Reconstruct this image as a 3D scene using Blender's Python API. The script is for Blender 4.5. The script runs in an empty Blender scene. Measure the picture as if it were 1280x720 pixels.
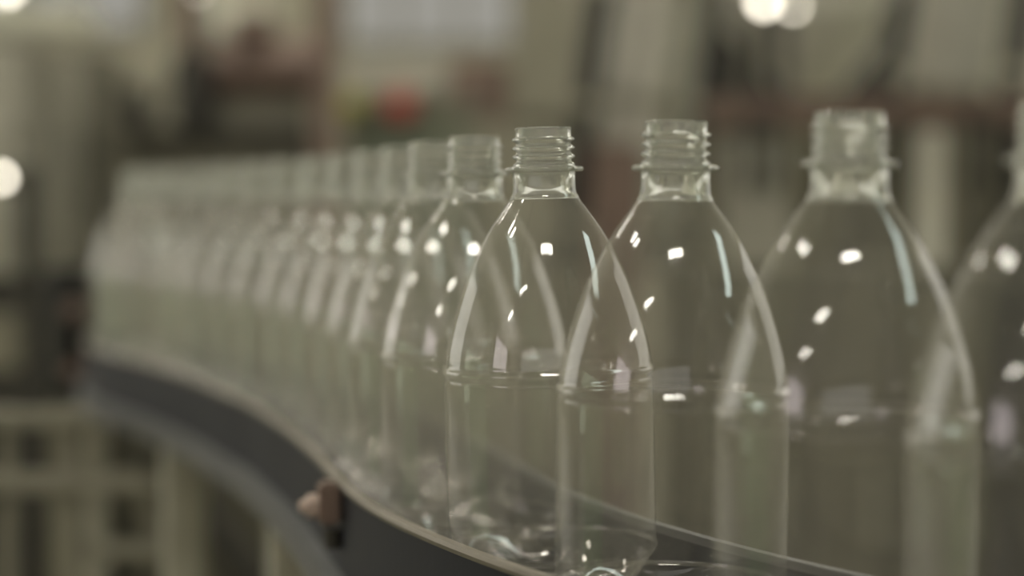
import bpy, bmesh, math, random
from mathutils import Vector, Matrix
random.seed(7)
S = bpy.context.scene
col = S.collection
PI = math.pi

# ------------------------------------------------------------------ camera numbers
FPX = 2400.0                     # focal length in pixels of a 1280 px frame
EYE = Vector((0.0, 0.0, 1.173))
PITCH = math.atan(111 / FPX)

def at(px, py, Y):
    """point of the plane y = Y that lies in the direction of a pixel"""
    x, y, z = (px - 640) / FPX, 1.0, -(py - 360) / FPX
    c, s = math.cos(PITCH), math.sin(PITCH)
    y, z = c * y + s * z, -s * y + c * z
    k = Y / y
    return Vector((x * k, Y, EYE.z + z * k))

# ------------------------------------------------------------------ materials
def lin(c):
    return tuple(((v / 255) / 12.92 if v / 255 <= .04045 else ((v / 255 + .055) / 1.055) ** 2.4) for v in c) + (1,)

def pmat(name, rgb, rough=.5, metal=0.0, var=.12, scale=14.0, bump=0.0, spec=.5, stretch=(1, 1, 1)):
    m = bpy.data.materials.new(name); m.use_nodes = True
    nt = m.node_tree; b = nt.nodes['Principled BSDF']
    tc = nt.nodes.new('ShaderNodeTexCoord'); mp = nt.nodes.new('ShaderNodeMapping')
    mp.inputs['Scale'].default_value = stretch
    nz = nt.nodes.new('ShaderNodeTexNoise'); nz.inputs['Scale'].default_value = scale; nz.inputs['Detail'].default_value = 5
    cr = nt.nodes.new('ShaderNodeValToRGB')
    c = lin(rgb)
    cr.color_ramp.elements[0].color = tuple(v * (1 - var) for v in c[:3]) + (1,)
    cr.color_ramp.elements[1].color = tuple(min(1, v * (1 + var)) for v in c[:3]) + (1,)
    cr.color_ramp.elements[0].position = .3; cr.color_ramp.elements[1].position = .7
    nt.links.new(tc.outputs['Object'], mp.inputs['Vector']); nt.links.new(mp.outputs[0], nz.inputs['Vector'])
    nt.links.new(nz.outputs['Fac'], cr.inputs['Fac']); nt.links.new(cr.outputs[0], b.inputs['Base Color'])
    b.inputs['Roughness'].default_value = rough; b.inputs['Metallic'].default_value = metal
    b.inputs['Specular IOR Level'].default_value = spec
    if bump:
        bp = nt.nodes.new('ShaderNodeBump'); bp.inputs['Strength'].default_value = bump; bp.inputs['Distance'].default_value = .002
        nt.links.new(nz.outputs['Fac'], bp.inputs['Height']); nt.links.new(bp.outputs[0], b.inputs['Normal'])
    return m

def emat(name, rgb, strength):
    m = bpy.data.materials.new(name); m.use_nodes = True
    nt = m.node_tree; nt.nodes.clear()
    e = nt.nodes.new('ShaderNodeEmission'); o = nt.nodes.new('ShaderNodeOutputMaterial')
    e.inputs['Color'].default_value = rgb + (1,); e.inputs['Strength'].default_value = strength
    nt.links.new(e.outputs[0], o.inputs[0]); return m

HAZE = .045
def pet_mat():
    """thin clear plastic wall: see-through with a slab reflection that grows towards the edge"""
    m = bpy.data.materials.new('clear_plastic_wall'); m.use_nodes = True
    nt = m.node_tree; nt.nodes.clear(); N = nt.nodes.new; L = nt.links.new
    out = N('ShaderNodeOutputMaterial')
    lw = N('ShaderNodeLayerWeight'); lw.inputs['Blend'].default_value = .5
    pw = N('ShaderNodeMath'); pw.operation = 'POWER'; pw.inputs[1].default_value = 2.6
    ma = N('ShaderNodeMath'); ma.operation = 'MULTIPLY_ADD'; ma.inputs[1].default_value = .21; ma.inputs[2].default_value = .085
    L(lw.outputs['Facing'], pw.inputs[0]); L(pw.outputs[0], ma.inputs[0])
    tr = N('ShaderNodeBsdfTransparent'); tr.inputs['Color'].default_value = (.970, .966, .957, 1)
    gl = N('ShaderNodeBsdfAnisotropic'); gl.inputs['Roughness'].default_value = .05
    gl.inputs['Color'].default_value = (.98, .975, .95, 1)
    df = N('ShaderNodeBsdfTranslucent'); df.inputs['Color'].default_value = (.82, .80, .74, 1)
    d2 = N('ShaderNodeBsdfDiffuse'); d2.inputs['Color'].default_value = (.82, .80, .74, 1)
    hz = N('ShaderNodeMixShader'); hz.inputs[0].default_value = .5
    L(df.outputs[0], hz.inputs[1]); L(d2.outputs[0], hz.inputs[2])
    # faint haze in the plastic: a little more where the wall is seen edge-on
    hp = N('ShaderNodeMath'); hp.operation = 'MULTIPLY_ADD'; hp.inputs[1].default_value = .10; hp.inputs[2].default_value = HAZE
    L(pw.outputs[0], hp.inputs[0])
    m1 = N('ShaderNodeMixShader'); L(hp.outputs[0], m1.inputs[0]); L(tr.outputs[0], m1.inputs[1]); L(hz.outputs[0], m1.inputs[2])
    m2 = N('ShaderNodeMixShader'); L(ma.outputs[0], m2.inputs[0]); L(m1.outputs[0], m2.inputs[1]); L(gl.outputs[0], m2.inputs[2])
    # slightly less haze below the shoulder bead, painting in the weaker ceiling light
    tc2 = N('ShaderNodeTexCoord'); sx = N('ShaderNodeSeparateXYZ'); mr_ = N('ShaderNodeMapRange')
    mr_.inputs['From Min'].default_value = .094; mr_.inputs['From Max'].default_value = .098; mr_.inputs['To Min'].default_value = HAZE * .95; mr_.inputs['To Max'].default_value = HAZE
    L(tc2.outputs['Object'], sx.inputs[0]); L(sx.outputs['Z'], mr_.inputs['Value']); L(mr_.outputs[0], hp.inputs[2])
    # slight unevenness of a blown wall
    tc = N('ShaderNodeTexCoord'); nz = N('ShaderNodeTexNoise'); nz.inputs['Scale'].default_value = 28; nz.inputs['Detail'].default_value = 1
    bp = N('ShaderNodeBump'); bp.inputs['Strength'].default_value = .022; bp.inputs['Distance'].default_value = .01
    L(tc.outputs['Object'], nz.inputs['Vector']); L(nz.outputs['Fac'], bp.inputs['Height']); L(bp.outputs[0], gl.inputs['Normal'])
    L(m2.outputs[0], out.inputs[0]); return m

def solid_pet_mat():
    m = bpy.data.materials.new('clear_plastic_solid'); m.use_nodes = True
    nt = m.node_tree; nt.nodes.clear()
    g = nt.nodes.new('ShaderNodeBsdfGlass'); o = nt.nodes.new('ShaderNodeOutputMaterial')
    g.inputs['IOR'].default_value = 1.5; g.inputs['Roughness'].default_value = .03; g.inputs['Color'].default_value = (.97, .975, .95, 1)
    d = nt.nodes.new('ShaderNodeBsdfDiffuse'); d.inputs['Color'].default_value = (.82, .81, .76, 1)
    mx = nt.nodes.new('ShaderNodeMixShader'); mx.inputs[0].default_value = .20
    nt.links.new(g.outputs[0], mx.inputs[1]); nt.links.new(d.outputs[0], mx.inputs[2])
    nt.links.new(mx.outputs[0], o.inputs[0]); return m
LAMP = 18.0
EXPO = 0.95
M = dict(
    pet=pet_mat(), neck=solid_pet_mat(),
    skirt=pmat('painted_rail', (34, 35, 42), .5, .0, .10, 30, spec=.2),
    edge=pmat('brushed_steel_edge', (134, 127, 115), .45, .5, .08, 60, stretch=(1, 1, 8)),
    flange=pmat('grey_flange', (98, 98, 97), .5, .1, .10, 25),
    belt=pmat('dark_chain_plastic', (58, 57, 55), .4, 0, .15, 60),
    steel=pmat('stainless_steel', (186, 183, 168), .42, .5, .10, 9, stretch=(1, 1, 4)),
    tansteel=pmat('warm_stainless', (240, 237, 222), .45, .2, .10, 6),
    olive=pmat('olive_grey_paint', (148, 143, 124), .55, 0, .12, 5),
    darkolive=pmat('dark_olive_paint', (110, 106, 91), .55, 0, .14, 5),
    dark=pmat('black_rubber', (62, 59, 52), .5, 0, .15, 20),
    black=pmat('black_guard_plastic', (34, 32, 29), .5, 0, .15, 20), navy=pmat('navy_paint', (34, 34, 46), .5, 0, .12, 10),
    brown=pmat('red_brown_paint', (128, 108, 96), .55, 0, .14, 10),
    copper=pmat('copper_bolt', (196, 176, 164), .35, .3, .1, 40),
    framegrey=pmat('frame_grey_paint', (150, 146, 130), .5, 0, .1, 6),
    pale=pmat('pale_grey_paint', (222, 220, 202), .5, 0, .08, 4),
    green=pmat('green_paint', (122, 130, 110), .5, 0, .1, 8),
    red=pmat('red_plastic', (176, 66, 56), .4, 0, .06, 8),
    yellow=pmat('yellow_green_plastic', (170, 160, 70), .45, 0, .06, 8),
    floor=pmat('sealed_concrete', (136, 133, 116), .35, 0, .18, 2.2, bump=.1),
    wall=pmat('painted_plaster', (196, 192, 172), .8, 0, .08, 1.2, bump=.1),
    ceil=pmat('ceiling_sheet', (214, 212, 196), .8, 0, .05, 1.0),
    lamp=emat('lamp_diffuser', (1, .97, .88), LAMP),
    tube=emat('tube_diffuser', (.86, 1, .94), LAMP * .17),
    daylight=emat('frosted_daylight', (1, .97, .86), .17), hallfill=emat('hall_fill_glow', (1, .965, .88), .95), frontlight=emat('frosted_front_daylight', (1, .90, .93), 1.1),
    greenglow=emat('green_reflection_glow', (.72, .84, .60), .6),
    pinkglow=emat('pink_reflection_glow', (1, .88, .90), 1.5),
    backlight=emat('frosted_dim_daylight', (1, .96, .90), .42), palegreen=pmat('pale_green_paint', (178, 204, 162), .5, 0, .06, 5),
    worklamp=emat('round_lamp_lens', (1, .92, .76), 5.5),
)

# ------------------------------------------------------------------ mesh helpers
def add_box(bm, c, s, rot=None, bev=0.0):
    r = bmesh.ops.create_cube(bm, size=1.0); vs = r['verts']
    bmesh.ops.scale(bm, verts=vs, vec=s)
    if bev:
        es = list({e for v in vs for e in v.link_edges})
        rb = bmesh.ops.bevel(bm, geom=es, offset=min(bev, min(s) * .45), segments=2, affect='EDGES')
        vs = list({v for v in rb['verts']} | {v for v in vs if v.is_valid})
    m = Matrix.Translation(Vector(c)) @ (rot if rot is not None else Matrix.Identity(4))
    bmesh.ops.transform(bm, matrix=m, verts=vs)

def add_tube(bm, a, b, r, r2=None, seg=24):
    a, b = Vector(a), Vector(b); d = b - a
    q = d.to_track_quat('Z', 'Y').to_matrix().to_4x4()
    bmesh.ops.create_cone(bm, cap_ends=True, segments=seg, radius1=r, radius2=r if r2 is None else r2, depth=d.length,
                          matrix=Matrix.Translation((a + b) / 2) @ q)

def add_lathe(bm, prof, seg=48, origin=(0, 0, 0), rot=None, close=False):
    """prof: (r, z) pairs; r = 0 makes a pole"""
    rings = []; mat = Matrix.Translation(Vector(origin)) @ (rot if rot is not None else Matrix.Identity(4))
    for r, z in prof:
        if r < 1e-6: rings.append([bm.verts.new(mat @ Vector((0, 0, z)))])
        else: rings.append([bm.verts.new(mat @ Vector((r * math.cos(2 * PI * k / seg), r * math.sin(2 * PI * k / seg), z))) for k in range(seg)])
    pairs = list(zip(rings, rings[1:]))
    if close: pairs.append((rings[-1], rings[0]))
    for A, B in pairs:
        for k in range(seg):
            j = (k + 1) % seg
            if len(A) == 1 and len(B) == 1: continue
            if len(A) == 1: bm.faces.new((A[0], B[j], B[k]))
            elif len(B) == 1: bm.faces.new((A[k], A[j], B[0]))
            else: bm.faces.new((A[k], A[j], B[j], B[k]))

def obj(name, bm, mat, parent=None, smooth=False, recalc=True):
    if recalc: bmesh.ops.recalc_face_normals(bm, faces=bm.faces)
    me = bpy.data.meshes.new(name); bm.to_mesh(me); bm.free()
    me.materials.append(mat)
    if smooth:
        for p in me.polygons: p.use_smooth = True
        try: me.set_sharp_from_angle(angle=math.radians(40))
        except Exception: pass
    o = bpy.data.objects.new(name, me); col.objects.link(o)
    if parent is not None:
        o.parent = parent
        w = Matrix.Identity(4); p = parent
        while p is not None: w = p.matrix_parent_inverse @ Matrix.LocRotScale(p.location, p.rotation_euler, p.scale) @ w; p = p.parent
        o.matrix_parent_inverse = w.inverted()      # parts are written in world coordinates
    return o

def thing(name, label, cat, loc=(0, 0, 0), group=None):
    o = bpy.data.objects.new(name, None); col.objects.link(o); o.location = loc
    o.empty_display_size = .1
    o['label'] = label; o['category'] = cat
    if group: o['group'] = group
    return o

def tag(o, label, cat, group=None):
    o['label'] = label; o['category'] = cat
    if group: o['group'] = group
    return o

def struct(name, bm, mat, parent=None):
    o = obj(name, bm, mat, parent)
    if parent is None: o['kind'] = 'structure'
    return o

def box(name, a, b, mat, parent=None, bev=.004, label=None):
    """box between two corners"""
    bm = bmesh.new(); a, b = Vector(a), Vector(b)
    add_box(bm, (a + b) / 2, [abs(v) for v in (b - a)], bev=bev)
    o = obj(name, bm, mat, parent)
    if label: o['label'] = label
    return o

def tube(name, a, b, r, mat, parent=None, r2=None, label=None):
    bm = bmesh.new(); add_tube(bm, a, b, r, r2); o = obj(name, bm, mat, parent, smooth=True)
    if label: o['label'] = label
    return o

def pbox(name, x0, y0, x1, y1, Y, depth, mat, parent=None, bev=.004):
    """upright box whose front face, at distance Y, spans these directions"""
    a = at(x0, y0, Y); b = at(x1, y1, Y)
    return box(name, (a.x, Y, a.z), (b.x, Y + depth, b.z), mat, parent, bev)

# ------------------------------------------------------------------ hall
X0, X1, Y0, Y1, H = -9.0, 7.0, -8.0, 14.0, 4.75
def slab(name, a, b, mat):
    bm = bmesh.new(); a, b = Vector(a), Vector(b); add_box(bm, (a + b) / 2, [abs(v) for v in (b - a)])
    return struct(name, bm, mat)
slab('floor', (X0, Y0, -.1), (X1, Y1, 0), M['floor'])
slab('ceiling', (X0, Y0, H), (X1, Y1, H + .1), M['ceil'])
slab('wall_back', (X0, Y1, 0), (X1, Y1 + .1, H), M['wall'])
slab('wall_left', (X0 - .1, Y0, 0), (X0, Y1, H), M['wall'])
slab('wall_right', (X1, Y0, 0), (X1 + .1, Y1, H), M['wall'])
slab('wall_front', (X0, Y0 - .1, 0), (X1, Y0, H), M['wall'])

def window(name, a, b, pane_mat, axis, nm=3):
    """window on a wall: frame, mullions and a frosted pane; a,b opposite corners on the wall plane, axis = wall normal"""
    a, b = Vector(a), Vector(b)
    ax = 0 if axis == 'x' else 1; h = 1 - ax
    e = bpy.data.objects.new(name, None); col.objects.link(e); e.location = (a + b) / 2; e['kind'] = 'structure'
    bm = bmesh.new(); w = .06
    lo = [min(a[i], b[i]) for i in range(3)]; hi = [max(a[i], b[i]) for i in range(3)]
    c = (lo[ax] + hi[ax]) / 2
    def bar(h0, h1, z0, z1):
        p = [0, 0, 0]; s = [0, 0, 0]
        p[ax] = c; s[ax] = .06; p[h] = (h0 + h1) / 2; s[h] = h1 - h0; p[2] = (z0 + z1) / 2; s[2] = z1 - z0
        add_box(bm, p, s)
    bar(lo[h], hi[h], lo[2], lo[2] + w); bar(lo[h], hi[h], hi[2] - w, hi[2])
    bar(lo[h], lo[h] + w, lo[2] + w, hi[2] - w); bar(hi[h] - w, hi[h], lo[2] + w, hi[2] - w)
    for k in range(1, nm):
        q = lo[h] + (hi[h] - lo[h]) * k / nm; bar(q - .02, q + .02, lo[2] + w, hi[2] - w)
    obj('window_frame', bm, M['olive'], e)
    bm = bmesh.new(); p = [0, 0, 0]; s = [0, 0, 0]
    p[ax] = c; s[ax] = .02; p[h] = (lo[h] + hi[h]) / 2; s[h] = hi[h] - lo[h] - 2 * w; p[2] = (lo[2] + hi[2]) / 2; s[2] = hi[2] - lo[2] - 2 * w
    add_box(bm, p, s); obj('window_pane', bm, pane_mat, e)
    return e
window('window_1', (-4.2, Y1 - .03, 2.35), (-2.6, Y1 - .03, 3.6), M['daylight'], 'y')
window('window_2', (-1.25, Y1 - .03, 2.25), (.05, Y1 - .03, 3.6), M['daylight'], 'y')
window('pink_glow_panel', (X0 + .03, -7.2, 2.3), (X0 + .03, -3.4, 4.7), M['pinkglow'], 'x', 2)  # unseen glowing pane added for the pinkish reflection on the bottle shoulders
window('fill_panel_left', (X0 + .03, 5.2, .9), (X0 + .03, 13.4, 4.4), M['hallfill'], 'x', 6)  # unseen glowing panel added to lift the ambient light of the hall
window('fill_panel_right', (X1 - .03, 4.6, .9), (X1 - .03, 13.4, 4.4), M['hallfill'], 'x', 6)  # matching added panel on the right, unseen, brightening the hall
window('window_7', (2.4, Y0 + .03, 1.9), (4.4, Y0 + .03, 2.9), M['frontlight'], 'y', 2)
window('window_8', (-5.2, Y0 + .03, 1.7), (2.0, Y0 + .03, 4.3), M['backlight'], 'y', 5)
window('fill_panel_back', (X0 + .4, Y1 - .03, 3.75), (X1 - .4, Y1 - .03, 4.6), M['hallfill'], 'y', 10)  # added glow high on the back wall, out of view, for more ambient light
# unseen glowing green panel on the left wall, added for green bottle reflections
window('green_glow_panel', (X0 + .03, -.6, .05), (X0 + .03, 3.6, 2.5), M['greenglow'], 'x', 9)

# low pale green reflector left of the camera, added to tint the bottle sides
bm = bmesh.new(); add_box(bm, (-2.2, .62, .68), (.05, .95, 1.36), None, .005)
struct('green_reflector', bm, M['palegreen'])
# ceiling lights: housing on two drop rods with a glowing diffuser
ZL = EYE.z + 3.0
def lamp(x, y, label, sx=.84, sy=.13, mat='lamp', rz=0.0, grp='rectangular lights under the ceiling'):
    t = thing('ceiling_light', label, 'ceiling light', (x, y, ZL), grp)
    R = Matrix.Rotation(rz, 4, 'Z')
    bm = bmesh.new(); add_box(bm, (x, y, ZL + .05), (sx + .03, sy + .03, .03), R, .004); obj('housing', bm, M['pale'], t)
    bm = bmesh.new(); add_box(bm, (x, y, ZL + .01), (sx, sy, .05), R, .006); obj('diffuser', bm, M[mat], t)
    for s in (-1, 1):
        o = R @ Vector((s * sx * .4, 0, 0)); tube('drop_rod', (x + o.x, y + o.y, ZL + .06), (x + o.x, y + o.y, H), .006, M['steel'], t)
lamp(.0, -1.45, 'rectangular light above and just behind the camera', 1.0, .2)
lamp(-2.6, -2.65, 'rectangular light behind the camera to its left')
lamp(-4.75, -3.1, 'rectangular light far left behind the camera')
lamp(-3.0, 1.5, 'rectangular light left of the bottles, further of a close pair', .5, .22)
lamp(-2.9, .85, 'rectangular light left of the bottles, nearer of a close pair', .5, .22)
lamp(-3.7, 6.0, 'rectangular light high above the left machinery')
lamp(-3.9, 10.0, 'rectangular light nearest the back wall on the left')
lamp(1.5, 6.5, 'rectangular light above the right machinery')
lamp(2.0, 10.5, 'rectangular light nearest the back wall on the right')
lamp(.8, 3.4, 'added rectangular light brightening the conical tank', 1.2, .3)  # extra unseen light, added to brighten the tank
lamp(-1.3, 3.0, 'added rectangular light brightening the coloured buttons', 1.2, .3)  # extra unseen light, added to brighten the middle machinery
lamp(4.35, .4, 'long greenish tube light right of the bottles', 3.05, .80, 'tube', math.radians(-51.6), 'tube lights')

# ------------------------------------------------------------------ conveyor
PB = [(168, 590), (116, 668), (62, 748), (18, 830), (-18, 920), (-41.5, 1010), (-61.7, 1101.5), (-84.2, 1192.5), (-109.7, 1282.5), (-136.2, 1372), (-169.2, 1459.5), (-201.9, 1547), (-238.2, 1633), (-276.5, 1718.5), (-319.1, 1801.5), (-359.8, 1885.5), (-386, 1975.5), (-403, 2068)]
PB = [(x / 1000, y / 1000) for x, y in PB]
ctrl = [(.42, .20), (.33, .345), (.248, .475)] + PB + [(-.412, 2.16), (-.418, 2.26), (-.42, 2.36)]
def catmull(P, n=10):
    out = []
    for i in range(1, len(P) - 2):
        p0, p1, p2, p3 = [Vector(p) for p in P[i - 1:i + 3]]
        for k in range(n):
            t = k / n
            out.append(.5 * ((2 * p1) + (-p0 + p2) * t + (2 * p0 - 5 * p1 + 4 * p2 - p3) * t * t + (-p0 + 3 * p1 - 3 * p2 + p3) * t ** 3))
    out.append(Vector(P[-2])); return out
PATH = catmull(ctrl)
# smooth the path a little
for _ in range(12):
    PATH = [PATH[0]] + [(PATH[i - 1] + PATH[i] * 2 + PATH[i + 1]) / 4 for i in range(1, len(PATH) - 1)] + [PATH[-1]]
def frame_at(i):
    a = PATH[max(0, i - 1)]; b = PATH[min(len(PATH) - 1, i + 1)]; d = (b - a).normalized()
    return PATH[i], d, Vector((-d.y, d.x))          # normal points to the camera's left
def sweep(bm, section, i0=0, i1=None):
    """section: (offset to the left, z) closed loop"""
    i1 = len(PATH) if i1 is None else i1; rings = []
    for i in range(i0, i1):
        p, d, n = frame_at(i)
        rings.append([bm.verts.new((p.x + n.x * o, p.y + n.y * o, z)) for o, z in section])
    m = len(section)
    for A, B in zip(rings, rings[1:]):
        for k in range(m): bm.faces.new((A[k], A[(k + 1) % m], B[(k + 1) % m], B[k]))
    bm.faces.new(rings[0]); bm.faces.new(rings[-1][::-1])
BZ = 1.0                                             # top of the chain
conv = thing('bottle_conveyor', 'curving conveyor with dark blue-grey side rails carrying the bottles', 'conveyor', (PATH[60].x, PATH[60].y, 0))
RT = 1.0262; RB = .982
for sgn in (1, -1):
    q = lambda a: a * sgn
    bm = bmesh.new(); sweep(bm, [(q(.0495), RB), (q(.0525), RB), (q(.0525), RT), (q(.0495), RT)])
    sd = obj('side_rail', bm, M['skirt'], conv)
    bm = bmesh.new(); sweep(bm, [(q(.0488), RT - .001), (q(.0532), RT - .001), (q(.0540), RT + .001), (q(.0532), RT + .0026), (q(.0488), RT + .0026)])
    ed = obj('rail_edge_strip', bm, M['edge' if sgn > 0 else 'flange'], sd)
    if sgn > 0: ed['label'] = 'bright steel strip along the top of the rail'
    bm = bmesh.new(); sweep(bm, [(q(.0495), RB - .017), (q(.062), RB - .017), (q(.062), RB - .001), (q(.0527), RB - .001), (q(.0527), RB), (q(.0495), RB)])
    fl = obj('rail_flange', bm, M['flange'], sd); fl['label'] = 'lighter grey flange along the foot of the rail'
# chain of slats
bm = bmesh.new()
L = 0; last = 0
for i in range(1, len(PATH)):
    L += (PATH[i] - PATH[i - 1]).length
    if L - last > .026:
        last = L; p, d, n = frame_at(i)
        R = Matrix.Rotation(math.atan2(d.y, d.x), 4, 'Z')
        add_box(bm, (p.x, p.y, BZ - .003), (.0235, .084, .006), R, .0012)
obj('chain_slats', bm, M['belt'], conv)
bm = bmesh.new(); sweep(bm, [(.048, BZ - .026), (.048, BZ - .008), (-.048, BZ - .008), (-.048, BZ - .026)])
obj('chain_bed', bm, M['dark'], conv)
# cross ties and legs under the bed
for i in (48, 95, 140, 185):
    if i >= len(PATH): continue
    p, d, n = frame_at(i)
    for s in (-1, 1):
        c = p + n * (.046 * s)
        bm = bmesh.new(); add_box(bm, (c.x, c.y, (BZ - .03) / 2), (.028, .028, BZ - .034), Matrix.Rotation(math.atan2(d.y, d.x), 4, 'Z'), .003)
        lg = obj('leg', bm, M['steel'], conv)
        bm = bmesh.new(); add_lathe(bm, [(0, 0), (.03, 0), (.03, .008), (.012, .016), (0, .016)], 20, (c.x, c.y, 0)); obj('foot_pad', bm, M['dark'], lg, True)
    bm = bmesh.new(); add_box(bm, (p.x, p.y, .35), (.022, .07, .022), Matrix.Rotation(math.atan2(d.y, d.x), 4, 'Z'), .002); obj('cross_tie', bm, M['steel'], conv)
# clamp bolt on the front rail, where the rail narrows in view
def rail_point(px, side=.0525):
    best = None
    for i in range(len(PATH)):
        p, d, n = frame_at(i); w = p + n * side
        if w.y < .4: continue
        x = 640 + FPX * w.x / w.y
        if best is None or abs(x - px) < best[0]: best = (abs(x - px), w, n, d)
    return best[1:]
w, n, d = rail_point(424)
cl = thing('rail_clamp', 'small brown clamp with a pale pinkish bolt head on the front rail', 'clamp', (w.x, w.y, 1.0))
R = Matrix.Rotation(math.atan2(d.y, d.x), 4, 'Z')
bm = bmesh.new(); add_box(bm, (w.x + n.x * .006, w.y + n.y * .006, RT - .0085), (.016, .011, .022), R, .002); obj('clamp_block', bm, M['brown'], cl)
bm = bmesh.new(); a = Vector((w.x, w.y, RT - .010)); nn = Vector((n.x, n.y, 0))
add_tube(bm, a + nn * .011, a + nn * .017, .0062, seg=6); add_tube(bm, a + nn * .017, a + nn * .021, .004, .0028, 16)
b_ = obj('bolt', bm, M['copper'], cl); b_['label'] = 'pale pinkish bolt head'
bm = bmesh.new(); add_tube(bm, a - nn * .0 + Vector((0, 0, -.012)) + nn * .004, a + Vector((0, 0, -.022)) + nn * .004, .005, .004, 12); obj('clamp_stem', bm, M['dark'], cl)

# ------------------------------------------------------------------ bottle
def body_profile():
    P = [(45.3, 20.6), (45.9, 21.6), (45.9, 22.6), (45.3, 24), (45.4, 60), (45.4, 92), (44.7, 94.2), (44.4, 95.6), (45.2, 96.8), (46.0, 98), (45.9, 99.4), (45.0, 101), (44.7, 103),
         (43.9, 108), (42.6, 114), (41.0, 120), (39.2, 126), (37.2, 132), (35.0, 138), (32.4, 144), (29.5, 150), (26.3, 156),
         (23.1, 161), (20.2, 165), (17.8, 168.3), (16.1, 170.6), (15.0, 172.2)]
    return [(r / 1000, z / 1000) for r, z in P]
def fine(prof, n=3):
    out = []
    for (r0, z0), (r1, z1) in zip(prof, prof[1:]):
        for k in range(n): out.append((r0 + (r1 - r0) * k / n, z0 + (z1 - z0) * k / n))
    out.append(prof[-1]); return out
def smooth_curve(prof, n=3):
    P = [Vector(p) for p in prof]; P = [P[0] * 2 - P[1]] + P + [P[-1] * 2 - P[-2]]; out = []
    for i in range(1, len(P) - 2):
        p0, p1, p2, p3 = P[i - 1:i + 3]
        for k in range(n):
            t = k / n; v = .5 * ((2 * p1) + (-p0 + p2) * t + (2 * p0 - 5 * p1 + 4 * p2 - p3) * t * t + (-p0 + 3 * p1 - 3 * p2 + p3) * t ** 3)
            out.append((v.x, v.y))
    out.append(prof[-1]); return out
SEG = 96
def base_mesh():
    """five-footed base"""
    bm = bmesh.new(); n = 16; rings = []
    for j in range(n + 1):
        t = j / n; ring = []
        if t == 1: rings.append([bm.verts.new((0, 0, .0085))]); continue
        for k in range(SEG):
            a = 2 * PI * k / SEG; lobe = (.5 + .5 * math.cos(5 * a)) ** .8
            # foot: goes out and down to the floor, then back up to the middle
            if t < .55:
                u = t / .55; rf = .0453 - .0115 * u ** 2.2; zf = .021 * (1 - u) ** .9
            else:
                u = (t - .55) / .45; rf = .0338 * (1 - u); zf = .0085 * math.sin(u * PI / 2)
            rv = .0453 * math.cos(t * PI / 2) ** .8; zv = .021 - .0125 * math.sin(t * PI / 2) ** 1.6
            r = rf * lobe + rv * (1 - lobe); z = zf * lobe + zv * (1 - lobe)
            ring.append(bm.verts.new((r * math.cos(a), r * math.sin(a), z)))
        rings.append(ring)
    for A, B in zip(rings, rings[1:]):
        for k in range(SEG):
            j = (k + 1) % SEG
            if len(B) == 1: bm.faces.new((A[k], A[j], B[0]))
            else: bm.faces.new((A[k], A[j], B[j], B[k]))
    return bm
def neck_profile():
    # outer wall from below the ring to the lip, then down the inside
    o = [(15.0, 172.2), (14.6, 173.4), (14.0, 174.2), (13.7, 176), (13.5, 180), (13.6, 183.2)]
    t = [(13.4, 187.2), (12.4, 187.8)]
    o2 = [(11.9, 188.6), (12.3, 189.3), (13.6, 190.0), (13.6, 190.7), (12.2, 191.4), (11.8, 192.2), (12.2, 193.0), (13.6, 193.7), (13.6, 194.4),
          (12.2, 195.1), (11.8, 195.9), (12.2, 196.7), (13.6, 197.4), (13.6, 198.1), (12.2, 198.8), (12.1, 201.4), (12.3, 202.4), (11.7, 203.0), (11.0, 203.0), (10.7, 202.5)]
    i = [(10.7, 200), (10.7, 190), (11.0, 183), (11.6, 178), (12.6, 174.6), (14.0, 172.2)]
    return [(r / 1000, z / 1000) for r, z in o + t + o2 + i]
def make_bottle():
    root = thing('plastic_bottle', '', 'bottle', (0, 0, 0), 'empty clear bottles queueing on the conveyor')
    bm = bmesh.new(); add_lathe(bm, smooth_curve(body_profile(), 3), SEG); body = obj('body', bm, M['pet'], root, True)
    bm = base_mesh(); obj('footed_base', bm, M['pet'], root, True)
    bm = bmesh.new(); add_lathe(bm, neck_profile(), 72, close=True); nk = obj('threaded_neck', bm, M['neck'], root, True)
    bm = bmesh.new(); add_lathe(bm, [(13.7 / 1000, .1834), (.0166, .1839), (.0171, .1846), (.0171, .1851), (.0166, .1858), (13.5 / 1000, .1864)], 72, close=True)
    obj('neck_ring', bm, M['neck'], root, True)
    return root
labels = [
    'clear plastic bottle cut off by the right edge, nearest of the row',
    'large blurred clear plastic bottle, first whole one from the right edge',
    'clear plastic bottle between the sharpest bottle and the large whole one on its right',
    'clear plastic bottle in sharpest focus with crisp threads on its neck',
    'slightly soft clear bottle directly left of the sharpest one',
    'soft clear bottle whose neck overlaps the one left of the sharpest',
    'clear plastic bottle seventh along the row from the right edge',
    'clear plastic bottle eighth along the row, with round glints on its shoulder',
    'blurred clear bottle ninth along the row from the right edge',
    'blurred clear bottle tenth along, at the middle of the receding row',
    'blurred clear bottle eleventh along the row from the right edge',
    'pale blurred bottle twelfth along the row, seventh from its far end',
    'pale blurred bottle sixth from the far left end of the row',
    'pale blurred bottle fifth from the far left end of the row',
    'pale blurred bottle fourth from the far left end of the row',
    'pale blurred bottle third from the far left end of the row',
    'pale blurred bottle second from the far left end of the row',
    'faintest pale bottle, last at the far left end of the row',
]
proto = make_bottle()
lean = {0: (0, 0), 1: (.3, 0), 2: (.5, 0), 3: (-1.3, 0), 4: (0, .0)}
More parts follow.
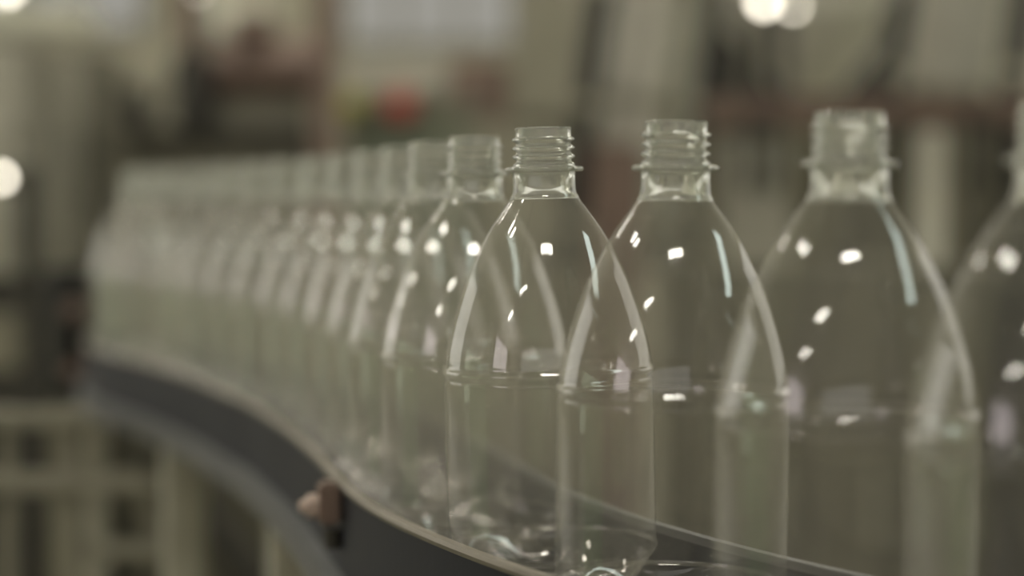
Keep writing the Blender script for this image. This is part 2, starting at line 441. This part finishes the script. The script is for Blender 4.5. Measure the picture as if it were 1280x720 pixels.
for i, (x, y) in enumerate(PB):
    if i == 0: o = proto
    else:
        o = proto.copy(); col.objects.link(o)
        for ch in list(proto.children):
            c = ch.copy(); col.objects.link(c); c.parent = o
    o.rotation_mode = 'ZYX'
    o.location = (x, y, BZ + .0002)
    lx, ly = lean.get(i, (0, 0))
    o.rotation_euler = (math.radians(ly), math.radians(lx), random.uniform(0, 2 * PI))
    if abs(lx) > 1: o.location.z += math.sin(math.radians(abs(lx))) * .034
    o['label'] = labels[i]

# ------------------------------------------------------------------ machinery behind the line, right
YR = 3.1
def Z(py, Y): return at(640, py, Y).z
def X(px, Y): return at(px, 360, Y).x
mr = thing('filling_machine', 'olive grey machine with a brown cross beam behind the right bottles', 'machine', (X(1080, YR), YR, 0))
box('base_cabinet', (X(884, YR), YR + .02, .06), (X(1420, YR), YR + .75, Z(335, YR)), M['darkolive'], mr, .01)
box('plinth', (X(890, YR), YR + .06, 0), (X(1400, YR), YR + .7, .06), M['dark'], mr)
for a, b in ((884, 1000), (1008, 1115), (1121, 1233), (1239, 1400)):
    dr = box('door', (X(a, YR), YR, .12), (X(b, YR), YR + .02, Z(352, YR)), M['black' if a == 1239 else 'darkolive'], mr, .006)
    tube('handle', (X(b, YR) - .03, YR - .02, .62), (X(b, YR) - .03, YR - .02, .74), .006, M['steel'], dr)
bm = bmesh.new(); zc = Z(140, YR)
add_box(bm, ((X(884, YR) + X(1420, YR)) / 2, YR + .03, zc), (X(1420, YR) - X(884, YR), .06, .052), None, .004)
o = obj('cross_beam', bm, M['brown'], mr); o['label'] = 'dull red-brown horizontal beam'
for a, b, m_ in ((884, 902, 'darkolive'), (1150, 1182, 'tansteel'), (1262, 1290, 'dark'), (1395, 1420, 'darkolive')):
    box('post', (X(a, YR), YR + .01, Z(335, YR)), (X(b, YR), YR + .05, zc - .026), M[m_], mr)
box('guard_panel', (X(904, YR), YR + .02, Z(335, YR)), (X(990, YR), YR + .03, Z(172, YR)), M['steel'], mr)['label'] = 'pale grey guard panel'
box('back_panel', (X(884, YR), YR + .40, Z(335, YR)), (X(1420, YR), YR + .42, Z(150, YR)), M['darkolive'], mr)
for px, r in ((1010, .035), (1055, .02), (1218, .028)):
    tube('feed_pipe', (X(px, YR), YR + .2, Z(335, YR)), (X(px, YR), YR + .2, zc), r, M['olive'], mr)
# nozzles hanging from the beam
for k, px in enumerate((935, 965, 1120, 1205, 1240)):
    bm = bmesh.new(); x = X(px, YR); add_tube(bm, (x, YR - .02, zc - .03), (x, YR - .02, zc - .10), .008); add_tube(bm, (x, YR - .02, zc - .10), (x, YR - .02, zc - .13), .013, .006)
    add_box(bm, (x, YR - .008, zc - .02), (.02, .03, .03), None, .002)
    obj('nozzle', bm, M['dark'], mr, True)

def leaning_tube(px0, py0, px1, py1, Y, wpx, mat, name, label, cat, base_to=None):
    t = thing(name, label, cat, (at(px0, py0, Y).x, Y, 0))
    a = at(px0, py0, Y); b = at(px1, py1, Y); r = wpx / 2 / FPX * Y
    tube('barrel', a, b, r, M[mat], t)
    d = (b - a).normalized()
    for k in (.12, .5, .88):
        c = a + (b - a) * k; tube('band', c - d * .012, c + d * .012, r * 1.05, M['olive'], t)
    tube('support_leg', (a.x, Y, 0), (a.x, Y, a.z + .02), min(r * .5, .03), M['darkolive'], t)
    return t
leaning_tube(782, 330, 838, -70, 3.9, 112, 'steel', 'leaning_drum', 'tall pale grey drum leaning right behind the second sharp bottle', 'drum')
leaning_tube(706, 330, 762, -70, 3.8, 34, 'black', 'dark_pipe', 'thin dark leaning pipe left of the pale grey drum', 'pipe')
leaning_tube(838, 330, 902, -70, 4.12, 44, 'black', 'dark_pipe', 'thick dark leaning pipe right of the pale grey drum', 'pipe')

bx = thing('brown_locker', 'dull brown upright locker behind the gap between the two sharpest bottles', 'locker', (X(770, 3.6), 3.55, 0))
box('locker_body', (X(740, 3.55), 3.55, 0), (X(806, 3.55), 3.70, Z(178, 3.55)), M['brown'], bx, .01)
dd = box('locker_door', (X(743, 3.55), 3.535, .05), (X(803, 3.55), 3.55, Z(182, 3.55)), M['brown'], bx, .004)
tube('handle', (X(796, 3.55), 3.525, .9), (X(796, 3.55), 3.525, 1.0), .004, M['steel'], dd)

# conical tank on a stand
YT = 4.95
tk = thing('conical_tank', 'round stainless tank with a conical bottom at the top right', 'tank', (X(1015, YT), YT, 0))
k = YT / FPX
bm = bmesh.new(); zb = Z(128, YT)
add_lathe(bm, [(0, zb), (28 * k, zb), (34 * k, zb + 6 * k), (112 * k, zb + 105 * k), (120 * k, zb + 125 * k), (120 * k, zb + 420 * k), (100 * k, zb + 450 * k), (0, zb + 470 * k)], 64, (X(1012, YT), YT, 0))
obj('vessel', bm, M['tansteel'], tk, True)
for s in (0, 1):
    bm = bmesh.new(); add_lathe(bm, [(120 * k, -.01), (123 * k, -.008), (123 * k, .008), (120 * k, .01)], 64, (X(1012, YT), YT, zb + (135 + 150 * s) * k)); obj('band', bm, M['steel'], tk, True)
tube('outlet_pipe', (X(1012, YT), YT, zb + .01), (X(1012, YT), YT, .9), .03, M['steel'], tk)
bm = bmesh.new(); add_lathe(bm, [(0, .88), (.05, .88), (.05, .92), (0, .92)], 32, (X(1012, YT), YT, 0)); obj('valve', bm, M['dark'], tk, True)
for s in (-1, 1):
    for u in (-1, 1):
        tube('leg', (X(1012, YT) + s * 92 * k, YT + u * 92 * k + .02, 0), (X(1012, YT) + s * 84 * k, YT + u * 84 * k + .02, zb + 130 * k), .016, M['darkolive'], tk)
# second hopper to the right
YH = 4.2
hp = thing('sloped_hopper', 'grey sloped hopper beside the conical tank at the top right', 'hopper', (X(1200, YH), YH, 0))
bm = bmesh.new()
vs = [at(1138, 112, YH), at(1238, 112, YH), at(1268, -90, YH), at(1158, -90, YH)]
fr = [bm.verts.new(v) for v in vs]; bk = [bm.verts.new(v + Vector((0, .3, 0))) for v in vs]
bm.faces.new(fr); bm.faces.new(bk[::-1])
for i in range(4): bm.faces.new((fr[i], bk[i], bk[(i + 1) % 4], fr[(i + 1) % 4]))
bmesh.ops.bevel(bm, geom=bm.edges[:], offset=.01, segments=2, affect='EDGES'); obj('hopper_body', bm, M['steel'], hp)
for px in (1152, 1226):
    box('leg', (X(px, YH) - .012, YH + .03, 0), (X(px, YH) + .012, YH + .055, Z(110, YH)), M['dark'], hp)
    box('leg', (X(px, YH) - .012, YH + .25, 0), (X(px, YH) + .012, YH + .275, Z(110, YH)), M['dark'], hp)
leaning_tube(1092, 250, 1140, -70, 4.0, 28, 'black', 'dark_pipe', 'thin dark leaning pipe between the conical tank and the sloped hopper', 'pipe')
leaning_tube(1245, 250, 1292, -70, 4.02, 40, 'black', 'dark_pipe', 'dark leaning pipe at the top right corner', 'pipe')
# navy cabinet behind the tank
YN = 5.6
nc = thing('navy_cabinet', 'dark navy cabinet behind the conical tank', 'cabinet', (X(930, YN), YN, 0))
box('carcass', (X(880, YN), YN + .02, 0), (X(1120, YN), YN + .5, Z(-30, YN)), M['navy'], nc, .01)
for a, b in ((882, 998), (1002, 1118)):
    dd = box('door', (X(a, YN), YN, .08), (X(b, YN), YN + .02, Z(-24, YN)), M['navy'], nc, .004)
    tube('handle', (X((a if a > 900 else b), YN) + (.02 if a > 900 else -.02), YN - .02, 1.0), (X((a if a > 900 else b), YN) + (.02 if a > 900 else -.02), YN - .02, 1.15), .006, M['steel'], dd)

# round lamps seen directly
def round_lamp(px, py, Y, rpx, label, pole_to=None):
    c = at(px, py, Y); r = rpx / FPX * Y
    t = thing('round_lamp', label, 'lamp', (c.x, Y, 0))
    R = Matrix.Rotation(PI / 2, 4, 'X')
    bm = bmesh.new(); add_lathe(bm, [(r, 0), (r * 1.12, .0), (r * 1.12, -.03), (r * .6, -.10), (r * .3, -.12), (0, -.12)], 40, c, R); obj('reflector_shell', bm, M['dark'], t, True)
    bm = bmesh.new(); add_lathe(bm, [(0, .012), (r * .5, .010), (r * .85, .005), (r, 0), (r, -.008), (0, -.008)], 40, c, R); obj('lens', bm, M['worklamp'], t, True)
    bm = bmesh.new(); add_tube(bm, (c.x, Y + .10, c.z), (c.x, Y + .16, c.z), .016)
    add_tube(bm, (c.x, Y + .15, 0), (c.x, Y + .15, c.z + .02), .018); add_lathe(bm, [(0, 0), (.06, 0), (.055, .02), (.03, .035), (0, .035)], 32, (c.x, Y + .15, 0))
    obj('lamp_stand', bm, M['dark'], t, True)
round_lamp(955, 2, 4.05, 8, 'bright round lamp in front of the conical tank')
round_lamp(992, 8, 4.4, 4.5, 'smaller round lamp just right of the brightest one')
round_lamp(2, 222, 2.9, 6.5, 'round glowing lamp at the left edge of the photo')
round_lamp(240, -14, 5.3, 8, 'round lamp at the top edge above the brown motor')
round_lamp(10, -14, 3.95, 8, 'round lamp in the top left corner')

# ------------------------------------------------------------------ middle: labelling station
YM = 4.3
ml = thing('control_station', 'tan upright station with coloured buttons left of the pale drum', 'machine', (X(560, YM), YM, 0))
box('lower_body', (X(425, YM), YM + .03, 0), (X(740, YM), YM + .6, Z(150, YM)), M['olive'], ml, .012)
box('upright_panel', (X(640, YM), YM + .02, Z(150, YM)), (X(742, YM), YM + .5, Z(-40, YM)), M['olive'], ml, .01)
box('side_panel', (X(560, YM), YM + .1, Z(150, YM)), (X(638, YM), YM + .5, Z(72, YM)), M['brown'], ml, .01)
box('middle_panel', (X(425, YM), YM + .12, Z(116, YM)), (X(562, YM), YM + .5, Z(62, YM)), M['steel'], ml, .01)
box('button_rail', (X(425, YM), YM + .04, Z(150, YM)), (X(600, YM), YM + .5, Z(116, YM)), M['darkolive'], ml, .004)
for px, mt, w_ in ((440, 'yellow', 15), (466, 'green', 9), (501, 'red', 19), (545, 'green', 10)):
    bm = bmesh.new(); c = at(px, 132, YM); add_tube(bm, (c.x, YM - .02, c.z), (c.x, YM + .045, c.z), w_ / FPX * YM * .8, seg=28)
    add_tube(bm, (c.x, YM - .035, c.z), (c.x, YM - .02, c.z), w_ / FPX * YM * .75, w_ / FPX * YM, 28)
    o = obj('push_button', bm, M[mt], ml, True); o['label'] = {'yellow': 'yellow-green button', 'green': 'green button', 'red': 'large red button'}[mt]
gb = box('service_door', (X(440, YM), YM, .3), (X(590, YM), YM + .03, Z(160, YM)), M['green'], ml, .006)
tube('handle', (X(450, YM), YM - .02, .8), (X(450, YM), YM - .02, .95), .006, M['steel'], gb)

# ------------------------------------------------------------------ left clutter
YL = 3.8
post = thing('brown_post', 'dark brown upright post left of the coloured buttons', 'post', (X(405, YL), YL, 0))
box('shaft', (X(392, YL), YL, .01), (X(420, YL), YL + .05, Z(-60, YL)), M['brown'], post); box('foot_plate', (X(390, YL), YL - .02, 0), (X(424, YL), YL + .07, .01), M['dark'], post)
mm = thing('gear_motor_stand', 'brown motor on a dark stand behind the far end of the row', 'motor', (X(300, YL), YL, 0))
box('stand_body', (X(150, YL), YL + .05, 0), (X(384, YL), YL + .5, Z(172, YL)), M['darkolive'], mm, .01)
box('stand_top', (X(145, YL), YL + .02, Z(172, YL)), (X(386, YL), YL + .52, Z(160, YL)), M['dark'], mm)
bm = bmesh.new(); a = Vector((X(255, YL), YL + .2, Z(78, YL))); b = Vector((X(388, YL), YL + .2, Z(78, YL)))
add_tube(bm, a, b, .065, seg=40)
for q in range(9):
    c = a + (b - a) * (.08 + .1 * q); add_tube(bm, c, c + Vector((.006, 0, 0)), .072, seg=40)
o = obj('motor_barrel', bm, M['brown'], mm, True)
box('gearbox', (X(205, YL), YL + .1, Z(160, YL)), (X(252, YL), YL + .3, Z(56, YL)), M['dark'], mm, .012)
box('motor_foot', (X(270, YL), YL + .13, Z(160, YL)), (X(372, YL), YL + .27, Z(118, YL)), M['darkolive'], mm, .006)
box('junction_box', (X(280, YL), YL + .12, Z(40, YL)), (X(330, YL), YL + .26, Z(8, YL)), M['brown'], mm, .008)
for px, r in ((172, .03), (240, .025)):
    bm = bmesh.new(); c = Vector((X(px, YL), YL + .06, Z(138, YL))); add_tube(bm, c, c + Vector((0, -.05, 0)), r, seg=28); add_tube(bm, c + Vector((0, -.05, 0)), c + Vector((0, -.06, 0)), r * .6, seg=28)
    add_box(bm, c + Vector((0, .03, -.025)), (.03, .05, .09), None, .003)
    obj('hand_wheel', bm, M['dark'], mm, True)
tube('riser_pipe', (X(216, YL), YL + .2, Z(60, YL)), (X(212, YL), YL + .2, Z(-70, YL)), .022, M['brown'], mm)
dct = thing('pale_air_duct', 'pale duct on a post above the brown motor', 'duct', (X(280, 5.7), 5.7, 0))
bm = bmesh.new(); c = at(275, 28, 5.7); add_tube(bm, c + Vector((-.12, 0, 0)), c + Vector((.16, 0, 0)), .058, seg=36); obj('duct_pipe', bm, M['pale'], dct, True)
for s in (-.10, .13):
    bm = bmesh.new(); add_tube(bm, c + Vector((s, 0, 0)), c + Vector((s + .015, 0, 0)), .066, seg=36); obj('collar', bm, M['steel'], dct, True)
tube('duct_post', (c.x, 5.7, 0), (c.x, 5.7, c.z - .05), .02, M['darkolive'], dct)

YC = 3.4
lc = thing('pale_column_cabinet', 'pale grey upright cabinet cut off by the left edge', 'cabinet', (X(0, YC), YC, 0))
box('cabinet_body', (X(-80, YC), YC, Z(345, YC)), (X(46, YC), YC + .4, Z(52, YC)), M['steel'], lc, .012)
box('cabinet_stand', (X(-70, YC), YC + .04, 0), (X(52, YC), YC + .36, Z(345, YC)), M['dark'], lc, .008)
box('stand_plate', (X(-70, YC), YC + .02, Z(462, YC)), (X(46, YC), YC + .04, Z(392, YC)), M['olive'], lc, .004)
box('top_beam', (X(-80, YC), YC, Z(46, YC)), (X(112, YC), YC + .1, Z(6, YC)), M['pale'], lc, .01)['label'] = 'bright pale box beam on top'
box('riser', (X(-60, YC), YC + .03, Z(52, YC)), (X(20, YC), YC + .3, Z(46, YC)), M['dark'], lc)
d1 = box('door', (X(-70, YC), YC - .015, Z(290, YC)), (X(36, YC), YC, Z(62, YC)), M['steel'], lc, .004)
tube('handle', (X(28, YC), YC - .03, Z(190, YC)), (X(28, YC), YC - .03, Z(160, YC)), .005, M['dark'], d1)

YK = 2.2
dk = thing('dark_guard_post', 'black bent guard post at the far left end of the conveyor', 'post', (X(70, YK), YK, 0))
tube('post_shaft', (X(70, YK), YK, 0), (X(70, YK), YK, Z(340, YK)), .008, M['olive'], dk)
bm = bmesh.new(); pts = [(86, 335), (86, 400), (86, 450), (87, 500)]
ring = []
for q, (a, b) in enumerate(pts):
    c = at(a, b, YK - .03); ring.append([bm.verts.new(c + Vector((.024 * math.cos(t * PI / 8), .024 * math.sin(t * PI / 8), 0))) for t in range(16)])
for A, B in zip(ring, ring[1:]):
    for k_ in range(16): bm.faces.new((A[k_], A[(k_ + 1) % 16], B[(k_ + 1) % 16], B[k_]))
bm.faces.new(ring[0]); bm.faces.new(ring[-1][::-1])
obj('bent_guard', bm, M['black'], dk, True)
for a, b in ((93, 388), (93, 462)):
    bm = bmesh.new(); c = at(a, b, YK - .05); add_tube(bm, c, c + Vector((0, -.02, 0)), .011, .009, 20); add_tube(bm, c, c + Vector((-.03, .02, 0)), .006, seg=12); obj('brown_knob', bm, M['brown'], dk, True)

# lower left: pale tubular frame and crates of machinery
YF = 1.75
fm = thing('tubular_floor_frame', 'pale grey-green tubular frame at the lower left below the rail', 'frame', (X(90, YF), YF, 0))
def fbar(name, x0, y0, x1, y1, w, Y=YF, mat='olive', dep=.02):
    a = at(x0, y0, Y); b = at(x1, y1, Y); d = b - a; ln = d.length
    ang = math.atan2(d.z, d.x); R = Matrix.Rotation(-ang, 4, 'Y')
    bm = bmesh.new(); add_box(bm, (a + b) / 2 + Vector((0, dep / 2, 0)), (ln, dep, w / FPX * Y), R, .003)
    return obj(name, bm, M[mat], fm)
fbar('long_rail', -60, 605, 254, 605, 25, YF - .021, 'framegrey')
fbar('upper_rail', -60, 524, 112, 524, 22, YF - .021, 'framegrey')
fbar('upright', 88, 512, 88, 1860, 24, YF, 'framegrey')
fbar('upright', 6, 512, 6, 1860, 16, YF, 'framegrey')
fbar('upright', 246, 592, 246, 1860, 18, YF, 'olive')
fbar('brace', 168, 612, 232, 760, 22, YF + .021, 'framegrey')
fbar('lower_rail', 88, 690, 250, 690, 20, YF - .0, 'framegrey')
YD = 3.9
for (a, b, c, d, w_, Y_, lab) in ((200, 570, 330, 740, 46, 3.7, 'thick black hose sloping down under the rail, nearer the bottles'), (108, 500, 128, 640, 30, 3.75, 'short black hose behind the tubular frame')):
    p0, p1 = at(a, b, Y_), at(c, d, Y_); r = w_ / 2 / FPX * Y_
    bm = bmesh.new(); add_tube(bm, p0, p1, r)
    dd = (p1 - p0).normalized()
    for q in range(14): cc = p0 + (p1 - p0) * (q + .5) / 14; add_tube(bm, cc - dd * .004, cc + dd * .004, r * 1.08)
    p2 = Vector((p1.x + (p1.x - p0.x) * .6, Y_, 0.0)); add_tube(bm, p1, p2 + Vector((0, 0, r * .3)), r)
    bmesh.ops.create_uvsphere(bm, u_segments=20, v_segments=12, radius=r, matrix=Matrix.Translation(p1))
    tag(obj('black_hose', bm, M['dark'], None, True), lab, 'hose')
pm = thing('pale_drum', 'pale round drum at the bottom left corner behind the frame', 'drum', (X(10, YD), YD, 0))
bm = bmesh.new(); add_lathe(bm, [(0, 0), (.10, 0), (.105, .01), (.105, .38), (.10, .42), (.085, .45), (.05, .47), (0, .475)], 40, (X(12, YD), YD, 0)); obj('drum_shell', bm, M['pale'], pm, True)
bm = bmesh.new(); add_lathe(bm, [(.105, .2), (.109, .205), (.109, .215), (.105, .22)], 40, (X(12, YD), YD, 0)); obj('hoop', bm, M['steel'], pm, True)
YP = 4.54
pc = thing('pump_cabinet', 'dull olive cabinet with dark round ports left of the brown motor', 'cabinet', (X(150, YP), YP, 0))
box('carcass', (X(70, YP), YP + .02, 0), (X(136, YP), YP + .3, Z(62, YP)), M['darkolive'], pc, .01)
box('side_box', (X(138, YP), YP + .08, 0), (X(200, YP), YP + .3, Z(84, YP)), M['olive'], pc, .01)
for a, b, r in ((92, 150, .030), (98, 196, .030), (112, 250, .022), (172, 120, .02)):
    bm = bmesh.new(); c = at(a, b, YP); add_tube(bm, (c.x, YP + .02, c.z), (c.x, YP - .03, c.z), r, seg=28); add_tube(bm, (c.x, YP - .03, c.z), (c.x, YP - .04, c.z), r * 1.25, seg=28)
    obj('port', bm, M['dark'], pc, True)
# low cabinets further back
for (a, b, t_, Y_, mt, lab) in ((-120, 60, 330, 4.14, 'darkolive', 'low dark olive cabinet behind the left edge'), (95, 250, 500, 4.9, 'dark', 'low black cabinet behind the tubular frame'),
                                (262, 560, 330, 5.0, 'darkolive', 'long olive cabinet seen through the receding bottles')):
    cb = thing('low_cabinet', lab, 'cabinet', (X((a + b) / 2, Y_), Y_, 0))
    box('carcass', (X(a, Y_), Y_ + .02, .0), (X(b, Y_), Y_ + .4, Z(t_, Y_)), M[mt], cb, .01)
    dd = box('door', (X(a, Y_) + .02, Y_, .06), (X(b, Y_) - .02, Y_ + .02, Z(t_, Y_) - .03), M[mt], cb, .005)
    tube('handle', (X(b, Y_) - .05, Y_ - .015, .3), (X(b, Y_) - .05, Y_ - .015, .42), .005, M['steel'], dd)

# ------------------------------------------------------------------ world, camera, render settings
w = bpy.data.worlds.new('hall_air'); S.world = w; w.use_nodes = True
w.node_tree.nodes['Background'].inputs['Color'].default_value = (1, .97, .88, 1)
w.node_tree.nodes['Background'].inputs['Strength'].default_value = .1
cam = bpy.data.cameras.new('camera'); co = bpy.data.objects.new('camera', cam); col.objects.link(co)
co.location = EYE; co.rotation_euler = (PI / 2 - PITCH, 0, 0)
cam.sensor_width = 36; cam.lens = 36 * FPX / 1280; cam.clip_start = .05; cam.clip_end = 100
cam.dof.use_dof = True; cam.dof.focus_distance = .80; cam.dof.aperture_fstop = cam.lens / 22.5
cam.dof.aperture_blades = 0
S.camera = co
S.view_settings.view_transform = 'Standard'; S.view_settings.look = 'None'; S.view_settings.gamma = 1; S.view_settings.use_curve_mapping = False
S.view_settings.exposure = EXPO
c = S.cycles
c.max_bounces = 14; c.transparent_max_bounces = 96; c.transmission_bounces = 12; c.glossy_bounces = 6; c.diffuse_bounces = 4
c.sample_clamp_indirect = 6.0; c.caustics_reflective = True; c.caustics_refractive = True
c.use_denoising = True
